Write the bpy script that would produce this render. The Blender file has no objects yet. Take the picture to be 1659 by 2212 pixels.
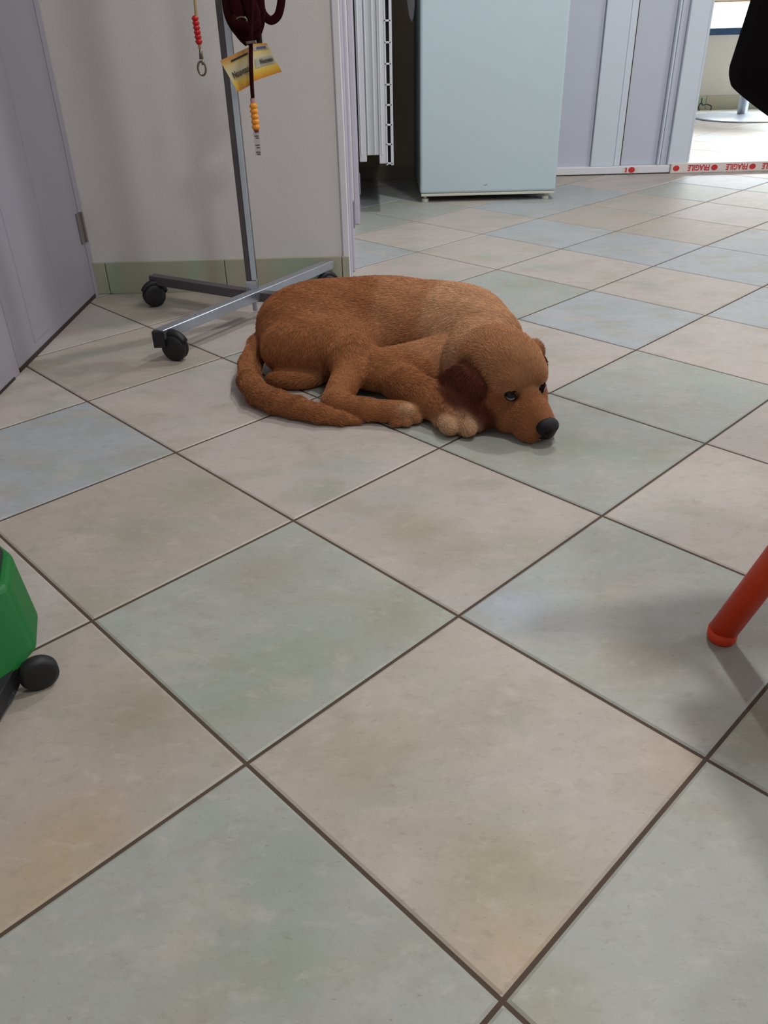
import bpy, bmesh, math, random
import numpy as np
from mathutils import Vector, Matrix

sc = bpy.context.scene
PI = math.pi

# ------------------------------------------------------------------ camera, world, lights
CAM_F, CAM_PITCH, CAM_ROLL, CAM_H = 1728.56, 0.550709, -0.0261261, 0.648955
IW, IH = 1659, 2212
_cp, _sp = math.cos(CAM_PITCH), math.sin(CAM_PITCH)
_f = Vector((0, _cp, -_sp)); _r = Vector((1, 0, 0)); _u = Vector((0, _sp, _cp))
_c, _s = math.cos(CAM_ROLL), math.sin(CAM_ROLL)
CR = _r * _c + _u * _s
CU = _u * _c - _r * _s
cam = bpy.data.cameras.new('camera')
cam.sensor_fit = 'VERTICAL'; cam.sensor_height = 24.0
cam.lens = CAM_F / IH * 24.0
cam.clip_start = 0.02
camo = bpy.data.objects.new('camera', cam)
sc.collection.objects.link(camo)
m = Matrix.Identity(4)
for i in range(3):
    m[i][0] = CR[i]; m[i][1] = CU[i]; m[i][2] = -_f[i]
m[2][3] = CAM_H
camo.matrix_world = m
sc.camera = camo

def at(px, py, z=0.0):
    """point at height z on the sight line through a photo pixel (used to take sizes off the photo)"""
    d = _f + CR * ((px - IW / 2) / CAM_F) - CU * ((py - IH / 2) / CAM_F)
    t = (z - CAM_H) / d.z
    return Vector((d.x * t, d.y * t, z))

sc.view_settings.view_transform = 'Standard'
sc.view_settings.look = 'None'
sc.view_settings.gamma = 1
sc.view_settings.exposure = 0.12
sc.view_settings.use_curve_mapping = False
sc.cycles.use_denoising = True
sc.cycles.max_bounces = 8

w = bpy.data.worlds.new('world'); sc.world = w; w.use_nodes = True
bg = w.node_tree.nodes['Background']
bg.inputs[0].default_value = (0.93, 0.97, 1.0, 1); bg.inputs[1].default_value = 2.0

def area(name, loc, size, power, col, aim, spread=PI):
    l = bpy.data.lights.new(name, 'AREA'); l.shape = 'RECTANGLE'
    l.size, l.size_y = size; l.energy = power; l.color = col; l.spread = spread
    o = bpy.data.objects.new(name, l); sc.collection.objects.link(o)
    o.location = loc
    o.rotation_euler = (Vector(aim) - Vector(loc)).to_track_quat('-Z', 'Y').to_euler()
    return o
# ceiling fluorescent panels of the front room and daylight coming in at the two windows
area('ceiling_light_front', (0.88, 1.20, 2.50), (0.13, 0.13), 18, (1.0, 0.985, 0.965), (0.88, 1.20, 0))
area('ceiling_light_rear', (1.10, -0.40, 2.50), (0.35, 0.35), 20, (1.0, 0.98, 0.96), (1.10, -0.40, 0))
area('ceiling_light_hall', (0.80, 2.75, 2.50), (0.09, 0.09), 20, (1.0, 0.99, 0.98), (0.80, 2.75, 0))
area('window_daylight', (3.35, 6.85, 1.45), (2.0, 1.2), 110, (0.93, 0.97, 1.0), (3.0, 6.0, 0.0), math.radians(74))
area('side_window_daylight', (3.35, 1.9, 1.3), (1.4, 1.2), 18, (0.88, 0.94, 1.0), (0.2, 2.4, 0.4))

# ------------------------------------------------------------------ helpers
def link(o, parent=None):
    sc.collection.objects.link(o)
    if parent is not None:
        o.parent = parent
    return o
def tag(o, label=None, cat=None, group=None, kind=None):
    if label: o['label'] = label
    if cat: o['category'] = cat
    if group: o['group'] = group
    if kind: o['kind'] = kind
    return o
def empty(name, loc, label, cat, rotz=0.0, group=None):
    o = bpy.data.objects.new(name, None); link(o)
    o.location = loc; o.rotation_euler = (0, 0, rotz); o.empty_display_size = 0.05
    return tag(o, label, cat, group)
def smooth(me):
    me.polygons.foreach_set('use_smooth', [True] * len(me.polygons)); return me
def obj(name, bm, mat, parent=None, sm=False, world=True):
    me = bpy.data.meshes.new(name); bmesh.ops.recalc_face_normals(bm, faces=bm.faces[:])
    bm.to_mesh(me); bm.free()
    for mm in (mat if isinstance(mat, (list, tuple)) else [mat]): me.materials.append(mm)
    if sm: smooth(me)
    o = bpy.data.objects.new(name, me); link(o, parent)
    if parent is not None and world:      # geometry was written in world coordinates
        o.matrix_parent_inverse = pw(parent).inverted()
    return o
def pw(o):
    m = Matrix.LocRotScale(o.location, o.rotation_euler, o.scale)
    if o.parent is not None:
        m = pw(o.parent) @ o.matrix_parent_inverse @ m
    return m
def box(bm, lo, hi, bev=0.0, M=None, mi=0, seg=2):
    c = [(lo[i] + hi[i]) / 2 for i in range(3)]; s = [abs(hi[i] - lo[i]) for i in range(3)]
    r = bmesh.ops.create_cube(bm, size=1.0)
    vs = r['verts']
    for v in vs: v.co = Vector((v.co.x * s[0] + c[0], v.co.y * s[1] + c[1], v.co.z * s[2] + c[2]))
    fs = {f for v in vs for f in v.link_faces}
    if bev > 0:
        es = list({e for v in vs for e in v.link_edges})
        rr = bmesh.ops.bevel(bm, geom=es, offset=bev, segments=seg, affect='EDGES', profile=0.5)
        fs = set(rr['faces']) | {f for f in fs if f.is_valid}
        vs = list({v for f in fs for v in f.verts})
    for f in fs: f.material_index = mi
    if M is not None:
        for v in vs: v.co = M @ v.co
    return vs
def tube(bm, pts, r, n=16, cap=True, closed=False, flat=None):
    """swept tube; r a number or a list; flat = (normal, ratio) squashes the section"""
    pts = [Vector(p) for p in pts]; N = len(pts)
    rs = [r] * N if not hasattr(r, '__len__') else list(r)
    rings = []; up = None
    for i, p in enumerate(pts):
        if closed: t = (pts[(i + 1) % N] - pts[i - 1]).normalized()
        else: t = (pts[min(i + 1, N - 1)] - pts[max(i - 1, 0)]).normalized()
        if up is None:
            up = Vector((0, 0, 1)) if abs(t.z) < 0.9 else Vector((0, 1, 0))
        a = t.cross(up).normalized(); b = a.cross(t).normalized(); up = b
        ring = []
        for k in range(n):
            an = 2 * PI * k / n
            d = a * math.cos(an) + b * math.sin(an)
            if flat is not None:
                nn = Vector(flat[0]).normalized(); d = d - nn * d.dot(nn) * (1 - flat[1])
            ring.append(bm.verts.new(p + d * rs[i]))
        rings.append(ring)
    for i in range(N if closed else N - 1):
        A, B = rings[i], rings[(i + 1) % N]
        for k in range(n):
            bm.faces.new((A[k], A[(k + 1) % n], B[(k + 1) % n], B[k]))
    if cap and not closed:
        bm.faces.new(rings[0][::-1]); bm.faces.new(rings[-1])
    return rings
def lathe(bm, prof, M=None, n=40):
    """prof: list of (r, z)"""
    rings = []
    for r, z in prof:
        if r < 1e-6:
            v = Vector((0, 0, z)); rings.append([bm.verts.new(M @ v if M else v)])
        else:
            ring = []
            for k in range(n):
                v = Vector((r * math.cos(2 * PI * k / n), r * math.sin(2 * PI * k / n), z))
                ring.append(bm.verts.new(M @ v if M else v))
            rings.append(ring)
    for A, B in zip(rings[:-1], rings[1:]):
        if len(A) == 1 and len(B) == 1: continue
        for k in range(n):
            k2 = (k + 1) % n
            if len(A) == 1: bm.faces.new((A[0], B[k], B[k2]))
            elif len(B) == 1: bm.faces.new((A[k], A[k2], B[0]))
            else: bm.faces.new((A[k], A[k2], B[k2], B[k]))
def bez(pts, n=8):
    """Catmull-Rom through points"""
    P = [Vector(p) for p in pts]; P = [P[0] * 2 - P[1]] + P + [P[-1] * 2 - P[-2]]; out = []
    for i in range(1, len(P) - 2):
        for k in range(n):
            t = k / n; a, b, c, d = P[i - 1:i + 3]
            out.append(0.5 * ((2 * b) + (c - a) * t + (2 * a - 5 * b + 4 * c - d) * t * t + (3 * b - a - 3 * c + d) * t ** 3))
    out.append(P[-2]); return out

def srgb(r, g, b):
    def f(c):
        c /= 255.0
        return c / 12.92 if c <= 0.04045 else ((c + 0.055) / 1.055) ** 2.4
    return (f(r), f(g), f(b), 1.0)
class NT:
    def __init__(s, name):
        s.m = bpy.data.materials.new(name); s.m.use_nodes = True
        s.t = s.m.node_tree; s.b = s.t.nodes['Principled BSDF']
    def n(s, typ, **kw):
        x = s.t.nodes.new(typ)
        for k, v in kw.items():
            if k.startswith('i_'):
                x.inputs[int(k[2:]) if k[2:].isdigit() else k[2:]].default_value = v
            else: setattr(x, k, v)
        return x
    def l(s, a, b): s.t.links.new(a, b)
    def set(s, **kw):
        for k, v in kw.items(): s.b.inputs[k.replace('_', ' ')].default_value = v
def mat(name, col, rough=0.5, metal=0.0, var=0.06, scale=8.0, bump=0.0, bscale=150.0, spec=0.5, **kw):
    """plain surface with gentle procedural mottling and grain"""
    q = NT(name); q.set(Roughness=rough, Metallic=metal)
    q.b.inputs['Specular IOR Level'].default_value = spec
    tc = q.n('ShaderNodeTexCoord')
    nz = q.n('ShaderNodeTexNoise'); nz.inputs['Scale'].default_value = scale; nz.inputs['Detail'].default_value = 6
    q.l(tc.outputs['Object'], nz.inputs['Vector'])
    mx = q.n('ShaderNodeMix'); mx.data_type = 'RGBA'
    mx.inputs[6].default_value = tuple(max(0, c * (1 - var)) for c in col[:3]) + (1,)
    mx.inputs[7].default_value = tuple(min(1, c * (1 + var)) for c in col[:3]) + (1,)
    q.l(nz.outputs['Fac'], mx.inputs[0]); q.l(mx.outputs[2], q.b.inputs['Base Color'])
    if bump > 0:
        n2 = q.n('ShaderNodeTexNoise'); n2.inputs['Scale'].default_value = bscale
        q.l(tc.outputs['Object'], n2.inputs['Vector'])
        bp = q.n('ShaderNodeBump'); bp.inputs['Strength'].default_value = bump; bp.inputs['Distance'].default_value = 0.002
        q.l(n2.outputs['Fac'], bp.inputs['Height']); q.l(bp.outputs['Normal'], q.b.inputs['Normal'])
    for k, v in kw.items(): q.b.inputs[k.replace('_', ' ')].default_value = v
    return q.m

M_wall = mat('painted_wall', srgb(214, 211, 209), 0.75, var=0.025, scale=3, bump=0.25, bscale=260)
M_wall2 = mat('painted_wall_hall', srgb(172, 158, 142), 0.75, var=0.03, scale=3, bump=0.2, bscale=260)
M_wall3 = mat('painted_wall_bright_room', srgb(205, 202, 194), 0.75, var=0.02, scale=3)
M_ceil = mat('ceiling_paint', srgb(225, 224, 220), 0.85, var=0.02)
M_trim = mat('white_trim_paint', srgb(222, 222, 228), 0.4, var=0.02)
M_door = mat('lilac_grey_door_paint', srgb(150, 147, 157), 0.45, var=0.04, scale=5)
M_dark = mat('dark_joint', srgb(52, 40, 34), 0.8, var=0.2, scale=30)  # plain dark brown for joints, gaps and thin lines
M_fold = mat('pale_folding_door', srgb(210, 217, 228), 0.4, var=0.02)
M_foldb = mat('pale_door_insert', srgb(192, 197, 210), 0.45, var=0.02)
M_fridge = mat('pale_blue_grey_enamel', srgb(186, 203, 210), 0.42, var=0.02, scale=4, bump=0.08, bscale=500)
M_seal = mat('off_white_plastic', srgb(205, 205, 190), 0.5)
M_steel = mat('worn_chrome', srgb(178, 182, 192), 0.30, metal=0.9, var=0.1, scale=20)
M_steel2 = mat('bright_chrome', srgb(205, 210, 218), 0.16, metal=1.0, var=0.05)
M_black = mat('black_rubber', srgb(24, 24, 27), 0.55, var=0.2, scale=40)
M_blackc = mat('black_fabric', srgb(9, 8, 12), 0.9, var=0.2, scale=60, bump=0.3, bscale=900, spec=0.15)
M_orange = mat('orange_enamel', srgb(214, 58, 12), 0.42, var=0.04, scale=10)
M_green = mat('green_plastic', srgb(0, 104, 38), 0.5, var=0.05, scale=10)
M_beige = mat('beige_plastic', srgb(170, 150, 110), 0.6)
M_radi = mat('radiator_enamel', srgb(206, 209, 213), 0.4, var=0.02)
M_blue = mat('blue_window_frame', srgb(20, 62, 100), 0.4)
M_disc = mat('brushed_steel_disc', srgb(196, 204, 216), 0.3, metal=0.7, var=0.05)
M_wine = mat('dark_red_webbing', srgb(42, 4, 10), 0.9, var=0.25, scale=60, bump=0.4, bscale=1200, spec=.12)
M_red = mat('red_beads', srgb(185, 10, 18), 0.35, var=0.1)
M_amber = mat('amber_beads', srgb(232, 150, 40), 0.35, var=0.12, scale=60)
M_cord = mat('tan_cord', srgb(170, 145, 105), 0.8, var=0.1, scale=60)

# ------------------------------------------------------------------ floor: every tile its own slab in one floor mesh
TS = 0.333; TYAW = -0.805626; TX0, TY0 = -0.369847, 1.280464
tc_, ts_ = math.cos(TYAW), math.sin(TYAW)
def tile_xy(i, j):
    i *= TS; j *= TS
    return TX0 + i * tc_ - j * ts_, TY0 + i * ts_ + j * tc_
BEI, GRN, PNK, BLU = (171, 162, 153), (159, 162, 157), (178, 169, 164), (163, 168, 172)
tint = {(0, 0): PNK, (1, 0): PNK, (2, 0): GRN, (0, -1): BEI, (1, -1): GRN, (2, -1): BEI, (1, -2): BEI, (2, -2): GRN,
        (3, -1): GRN, (3, 0): GRN, (3, 1): BEI, (1, 1): GRN, (2, 1): PNK, (2, 2): PNK, (1, 2): GRN, (0, 2): PNK, (0, 3): BLU, (1, 3): PNK,
        (-1, -1): BLU, (-1, 0): PNK, (-2, 0): BEI, (-2, -1): PNK, (0, -2): PNK, (0, 1): GRN, (0, 4): PNK, (1, 4): BLU, (-1, 3): GRN,
        (-1, 4): PNK, (-2, 4): PNK, (-3, 4): PNK, (-1, 5): BLU, (0, 5): BLU, (-2, 5): BLU, (-3, 3): BLU, (-2, 3): PNK, (-3, 5): PNK,
        (-1, 6): BEI, (-2, 6): BEI, (-3, 6): BLU, (-2, 7): BEI, (-3, 7): BLU, (2, -3): GRN, (3, -2): GRN, (-4, 4): GRN, (4, 0): GRN}
# pigment blotches seen in particular tiles: (photo x, y, radius m, colour, strength)
spots = [(900, 1140, .055, (150, 143, 118), .55), (1000, 1190, .04, (152, 146, 122), .4), (430, 1060, .05, (148, 145, 124), .5), (700, 1060, .05, (138, 150, 140), .45),
         (560, 1240, .06, (150, 140, 124), .4), (860, 1320, .05, (146, 146, 118), .5), (640, 1420, .08, (140, 150, 134), .45), (480, 1500, .06, (138, 150, 136), .4),
         (300, 1540, .06, (142, 134, 112), .5), (170, 1830, .06, (172, 150, 122), .55), (60, 1960, .06, (170, 152, 126), .45), (620, 2080, .03, (138, 148, 124), .5),
         (640, 1860, .04, (140, 148, 132), .4), (1080, 1880, .05, (152, 146, 118), .5), (1130, 2060, .05, (186, 160, 132), .55), (800, 1640, .06, (158, 150, 126), .45),
         (1000, 1540, .05, (154, 148, 130), .35), (1380, 1440, .05, (158, 150, 128), .35), (1480, 1650, .05, (178, 160, 136), .4), (1100, 1900, .06, (154, 148, 120), .4),
         (1240, 960, .06, (142, 148, 132), .5), (1400, 990, .04, (146, 150, 134), .4), (1150, 610, .06, (148, 154, 138), .5), (1500, 800, .05, (150, 156, 142), .4),
         (960, 600, .06, (150, 156, 146), .3), (300, 1150, .06, (142, 142, 126), .45), (200, 930, .05, (150, 156, 152), .35), (1100, 1300, .06, (160, 170, 184), .5),
         (1020, 560, .06, (160, 160, 140), .3), (1320, 600, .05, (156, 156, 136), .4), (1410, 480, .05, (172, 164, 140), .4), (760, 1100, .05, (176, 164, 158), .35),
         (1150, 1180, .05, (152, 144, 124), .4), (1230, 1620, .05, (180, 168, 160), .4), (900, 1500, .06, (176, 168, 150), .35), (560, 1950, .06, (146, 156, 148), .35),
         (1640, 1580, .05, (140, 140, 112), .5), (1180, 2190, .04, (146, 146, 124), .5), (760, 1000, .05, (146, 158, 152), .4), (310, 800, .04, (160, 150, 140), .3)]
def lin3(c): return np.array(srgb(*c)[:3])
SP = [(np.array(at(x, y, 0)[:2]), r, lin3(c), min(.85, s * 1.4)) for x, y, r, c, s in spots]
def build_floor():
    rnd = random.Random(4)
    V = []; F = []; MI = []; COL = []
    g = 0.0021; bz = -0.0014; bw = 0.0028
    for i in range(-16, 22):
        for j in range(-12, 26):
            cx, cy = tile_xy(i + .5, j + .5)
            if not (-1.1 < cx < 4.6 and -2.6 < cy < 7.6): continue
            near = cy < 5.0 and cx < 3 and cy > 0
            n = 16 if near else 2
            t = [g, g + bw] + [g + bw + (TS - 2 * (g + bw)) * k / n for k in range(1, n)] + [TS - g - bw, TS - g]
            base = lin3(tint.get((i, j), rnd.choice([BEI, GRN, PNK, BLU, PNK])))
            base = base * (1 + rnd.uniform(-.04, .04))
            o = len(V); m_ = len(t)
            for a in range(m_):
                for b in range(m_):
                    x = i * TS + t[a]; y = j * TS + t[b]
                    edge = a in (0, m_ - 1) or b in (0, m_ - 1)
                    wx, wy = TX0 + x * tc_ - y * ts_, TY0 + x * ts_ + y * tc_
                    V.append((wx, wy, bz if edge else 0.0))
                    c = base.copy()
                    if near:
                        for (pc, r, sc_, st) in SP:
                            # blotches stay inside the tile they belong to
                            dx, dy = pc[0] - TX0, pc[1] - TY0
                            pi_, pj_ = (dx * tc_ + dy * ts_) / TS, (-dx * ts_ + dy * tc_) / TS
                            if math.floor(pi_) != i or math.floor(pj_) != j: continue
                            d2 = (wx - pc[0]) ** 2 + (wy - pc[1]) ** 2
                            k = st * math.exp(-d2 / (r * r)); c = c * (1 - k) + sc_ * k
                    COL.append((*c, 1.0))
            for a in range(m_ - 1):
                for b in range(m_ - 1):
                    p = o + a * m_ + b
                    F.append((p, p + m_, p + m_ + 1, p + 1)); MI.append(0)
    # grout bed
    o = len(V)
    V += [(-1.6, -3.0, -0.0016), (4.9, -3.0, -0.0016), (4.9, 7.9, -0.0016), (-1.6, 7.9, -0.0016)]
    COL += [(0.05, 0.04, 0.03, 1)] * 4
    F.append((o, o + 1, o + 2, o + 3)); MI.append(1)
    o = len(V)
    V += [(-1.6, -3.0, -0.05), (4.9, -3.0, -0.05), (4.9, 7.9, -0.05), (-1.6, 7.9, -0.05)]
    COL += [(0.05, 0.04, 0.03, 1)] * 4
    F.append((o + 3, o + 2, o + 1, o)); MI.append(1)
    for a, b in ((0, 1), (1, 2), (2, 3), (3, 0)):
        F.append((o + a, o + b, o - 4 + b, o - 4 + a)); MI.append(1)
    me = bpy.data.meshes.new('floor'); me.from_pydata(V, [], F)
    at_ = me.color_attributes.new('tile_colour', 'FLOAT_COLOR', 'POINT')
    at_.data.foreach_set('color', np.array(COL, dtype=np.float32).ravel())
    me.polygons.foreach_set('material_index', MI)
    q = NT('glazed_floor_tile')
    tc = q.n('ShaderNodeTexCoord')
    a = q.n('ShaderNodeAttribute', attribute_name='tile_colour')
    mp = q.n('ShaderNodeMapping'); mp.inputs['Rotation'].default_value = (0, 0, 0.2); mp.inputs['Scale'].default_value = (.75, 1.2, 1)
    q.l(tc.outputs['Object'], mp.inputs['Vector'])
    def noise(s, d, r, dist=0.0):
        x = q.n('ShaderNodeTexNoise'); x.inputs['Scale'].default_value = s; x.inputs['Detail'].default_value = d
        x.inputs['Roughness'].default_value = r; x.inputs['Distortion'].default_value = dist
        q.l(mp.outputs['Vector'], x.inputs['Vector']); return x
    def ramp(x, p0, p1):
        r = q.n('ShaderNodeMapRange'); r.inputs['From Min'].default_value = p0; r.inputs['From Max'].default_value = p1
        q.l(x.outputs['Fac'], r.inputs['Value']); return r.outputs['Result']
    def mix(fac, amt, prev, col, bt='MIX'):
        mm = q.n('ShaderNodeMath', operation='MULTIPLY'); mm.inputs[1].default_value = amt; q.l(fac, mm.inputs[0])
        x = q.n('ShaderNodeMix'); x.data_type = 'RGBA'; x.blend_type = bt
        q.l(mm.outputs[0], x.inputs[0]); q.l(prev, x.inputs[6]); x.inputs[7].default_value = col
        return x.outputs[2]
    c = a.outputs['Color']
    c = mix(ramp(noise(9, 5, .6, .4), .5, .66), .42, c, srgb(150, 145, 127))
    c = mix(ramp(noise(6.3, 4, .55, .3), .52, .68), .38, c, srgb(148, 158, 150))
    c = mix(ramp(noise(7.7, 5, .6, .5), .55, .7), .4, c, srgb(190, 178, 168))
    c = mix(ramp(noise(24, 6, .7, .3), .53, .70), .30, c, srgb(140, 136, 121))
    c = mix(ramp(noise(66, 5, .75, .2), .54, .70), .34, c, srgb(134, 126, 110))
    c = mix(ramp(noise(38, 6, .7, .2), .54, .72), .26, c, srgb(206, 198, 190))
    c = mix(ramp(noise(170, 3, .7), .64, .74), .45, c, srgb(108, 100, 88))
    q.l(c, q.b.inputs['Base Color']); q.b.inputs['Specular IOR Level'].default_value = .38
    rr = q.n('ShaderNodeMapRange'); rr.inputs['To Min'].default_value = .34; rr.inputs['To Max'].default_value = .50
    q.l(noise(30, 5, .6).outputs['Fac'], rr.inputs['Value']); q.l(rr.outputs['Result'], q.b.inputs['Roughness'])
    bp = q.n('ShaderNodeBump'); bp.inputs['Strength'].default_value = .25; bp.inputs['Distance'].default_value = .002
    q.l(noise(70, 5, .7, .6).outputs['Fac'], bp.inputs['Height']); q.l(bp.outputs['Normal'], q.b.inputs['Normal'])
    me.materials.append(q.m)
    me.materials.append(mat('dark_grout', srgb(78, 64, 54), 0.9, var=.3, scale=12))
    o = bpy.data.objects.new('floor', me); link(o); tag(o, kind='structure')
build_floor()

# ------------------------------------------------------------------ room shell
def struct(name, bm, m_, parent=None, **k):
    o = obj(name, bm, m_, parent, **k)
    if parent is None: tag(o, kind='structure')
    return o
WY = 2.295      # wall behind the stand
WX = -0.080     # face of the short return wall
FY = 4.10       # far wall of the front room
RX = 3.45
def wallbox(name, lo, hi, m_=None):
    bm = bmesh.new(); box(bm, lo, hi); return struct(name, bm, m_ or M_wall)
wallbox('wall_back', (-1.0, WY, 0), (WX, FY + .10, 2.6))
wallbox('wall_left', (-1.0, -2.6, 0), (-0.815, WY, 2.6))
wallbox('wall_front', (-1.0, -2.8, 0), (RX + .15, -2.6, 2.6))
bm = bmesh.new()      # right wall with a window opening
box(bm, (RX, -2.6, 0), (RX + .15, 1.1, 2.6)); box(bm, (RX, 2.7, 0), (RX + .15, FY, 2.6))
box(bm, (RX, 1.1, 0), (RX + .15, 2.7, .7)); box(bm, (RX, 1.1, 1.95), (RX + .15, 2.7, 2.6))
struct('wall_right', bm, M_wall)
wallbox('wall_far', (WX, FY, 0), (1.02, FY + .10, 2.6), M_wall2)
bm = bmesh.new(); box(bm, (1.02, FY, 2.05), (RX + .15, FY + .10, 2.6)); box(bm, (2.42, FY, 0), (RX + .15, FY + .10, 2.05))
box(bm, (1.02, FY + .02, 0), (1.455, FY + .10, 2.05))
struct('wall_doorway', bm, M_wall2)
bm = bmesh.new(); box(bm, (WX + .001, FY - .010, 0), (.80, FY, .055), .002); struct('baseboard_hall', bm, mat('brown_plinth', srgb(150, 138, 124), .6))
wallbox('ceiling', (-1.0, -2.8, 2.6), (4.75, 7.3, 2.7), M_ceil)
# bright room beyond the doorway
B = 6.93
bm = bmesh.new()
box(bm, (0.9, B, 0), (4.6, B + .15, .535)); box(bm, (0.9, B, .535), (2.30, B + .15, 2.6))
box(bm, (2.30, B, 1.95), (4.6, B + .15, 2.6)); box(bm, (4.35, B, .535), (4.6, B + .15, 1.95))
struct('wall_bright_room', bm, M_wall3)
wallbox('wall_bright_left', (0.75, FY + .10, 0), (0.9, B + .15, 2.6), M_wall3)
wallbox('wall_bright_right', (4.6, FY + .10, 0), (4.75, B + .15, 2.6), M_wall3)
bm = bmesh.new(); box(bm, (RX + .15, FY, 0), (4.75, FY + .10, 2.6)); struct('wall_bright_front', bm, M_wall3)
# window_1: blue frame and a pane in the bright room
bm = bmesh.new()
box(bm, (2.30, B - .015, .500), (4.35, B + .03, .545), .003); box(bm, (2.30, B - .015, 1.91), (4.35, B + .03, 1.95), .003)
box(bm, (2.30, B - .01, .545), (2.335, B + .03, 1.91), .003); box(bm, (4.315, B - .01, .545), (4.35, B + .03, 1.91), .003)
w1 = struct('window_1', bm, M_blue)
q = NT('window_glass'); q.set(Roughness=0.0); q.b.inputs['Transmission Weight'].default_value = 1.0; q.b.inputs['IOR'].default_value = 1.01
M_glass = q.m
bm = bmesh.new(); box(bm, (2.335, B + .006, .545), (4.315, B + .010, 1.91)); obj('pane', bm, M_glass, w1)
bm = bmesh.new(); box(bm, (2.335, B + .05, .708), (4.315, B + .062, .80), .004); obj('blind_rail', bm, mat('orange_roller_blind', srgb(220, 176, 140), .7), w1)
bm = bmesh.new()
for z0, z1 in ((.66, .71), (1.93, 1.98)): box(bm, (RX - .01, 1.06, z0), (RX + .02, 2.74, z1), .003)
for y0, y1 in ((1.06, 1.11), (1.88, 1.92), (2.69, 2.74)): box(bm, (RX - .01, y0, .71), (RX + .02, y1, 1.93), .003)
w2 = struct('window_2', bm, M_trim)
bm = bmesh.new(); box(bm, (RX + .03, 1.1, .7), (RX + .034, 2.7, 1.95)); obj('pane', bm, M_glass, w2)

# baseboards: glazed green and sand skirting tiles
def skirting(name, x0, x1, y, h, seed, xs):
    V = NT('skirting_tile_' + name); tc = V.n('ShaderNodeTexCoord')
    bm = bmesh.new(); rnd = random.Random(seed); x = x0; first = True
    for k, xe in enumerate(xs + [x1]):
        box(bm, (x + .001, y - .009, 0.0), (xe - .001, y, h), .0015, mi=k % 3); x = xe
    cols = [(160, 174, 152), (146, 174, 156), (170, 162, 142)]
    mats = []
    for ci, c in enumerate(cols):
        q = NT('skirting_glaze'); t = q.n('ShaderNodeTexCoord')
        mp = q.n('ShaderNodeMapping'); mp.inputs['Scale'].default_value = (1, 1, .15); q.l(t.outputs['Object'], mp.inputs['Vector'])
        nz = q.n('ShaderNodeTexNoise'); nz.inputs['Scale'].default_value = 9; q.l(mp.outputs['Vector'], nz.inputs['Vector'])
        mr = q.n('ShaderNodeMapRange'); mr.inputs['From Min'].default_value = .4; mr.inputs['From Max'].default_value = .62
        q.l(nz.outputs['Fac'], mr.inputs['Value'])
        mx = q.n('ShaderNodeMix'); mx.data_type = 'RGBA'; mx.inputs[6].default_value = srgb(*c); mx.inputs[7].default_value = srgb(176, 168, 148)
        q.l(mr.outputs['Result'], mx.inputs[0]); q.l(mx.outputs[2], q.b.inputs['Base Color']); q.set(Roughness=.4)
        mats.append(q.m)
    return struct(name, bm, mats)
skirting('baseboard_back', -0.80, WX + .002, WY, .088, 3, [-.765, -.43, -.10])
skirting('baseboard_far', .9, 4.6, B, .098, 3, [1.6, 2.2, 2.58, 2.9, 3.3, 3.9])
# return wall: white corner profile, door frame strips and a hinge
bm = bmesh.new()
box(bm, (WX - .016, WY - .006, 0), (WX + .003, WY + .01, 2.6), .003)
struct('trim_1', bm, M_trim)
bm = bmesh.new()
box(bm, (WX, WY + .014, 0), (WX + .006, WY + .11, 2.1), .002); box(bm, (WX, WY + .16, 0), (WX + .012, WY + .23, 2.1), .003)
box(bm, (WX, 3.12, 0), (WX + .018, 3.30, 2.1), .003)
t2 = struct('trim_2', bm, mat('lilac_frame_paint', srgb(186, 180, 196), .45))
bm = bmesh.new(); box(bm, (WX + .012, WY + .17, .125), (WX + .016, WY + .20, .20), .001); box(bm, (WX + .018, 3.15, .1), (WX + .024, 3.18, .17), .001)
obj('hinge', bm, M_steel, t2)

# door_1: lilac grey door along the left, a dark strip filling the gap at its bottom
DX = -0.800
bm = bmesh.new()
box(bm, (DX - .02, 1.69, .008), (DX, 2.262, 2.05), .003)
for y0, y1 in ((1.80, 1.93), (2.00, 2.15)):
    box(bm, (DX - .004, y0, .03), (DX + .0012, y1, 2.0), .001)
d1 = struct('door_1', bm, M_door)
bm = bmesh.new(); box(bm, (DX - .018, 1.69, 0.0), (DX + .001, 2.262, .009)); obj('bottom_strip', bm, M_dark, d1)
def hinge(z0):
    bm = bmesh.new(); box(bm, (DX - .002, 2.236, z0), (DX + .004, 2.270, z0 + .078), .0015)
    tube(bm, [(DX + .006, 2.268, z0), (DX + .006, 2.268, z0 + .078)], .004, 10)
    return obj('hinge', bm, mat('painted_hinge', srgb(120, 112, 112), .5, metal=.3), d1)
hinge(.150)
bm = bmesh.new()
box(bm, (DX - .015, 2.264, 0), (DX + .0015, WY - .0005, 2.1), .002); box(bm, (DX - .015, 1.0, 0), (DX + .003, 1.683, 2.1), .003)
t3 = struct('trim_3', bm, mat('door_frame_paint', srgb(154, 151, 161), .45))
bm = bmesh.new(); box(bm, (DX - .015, 1.0, 0), (DX + .0045, 1.65, .006)); obj('bottom_joint', bm, M_dark, t3)

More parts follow.
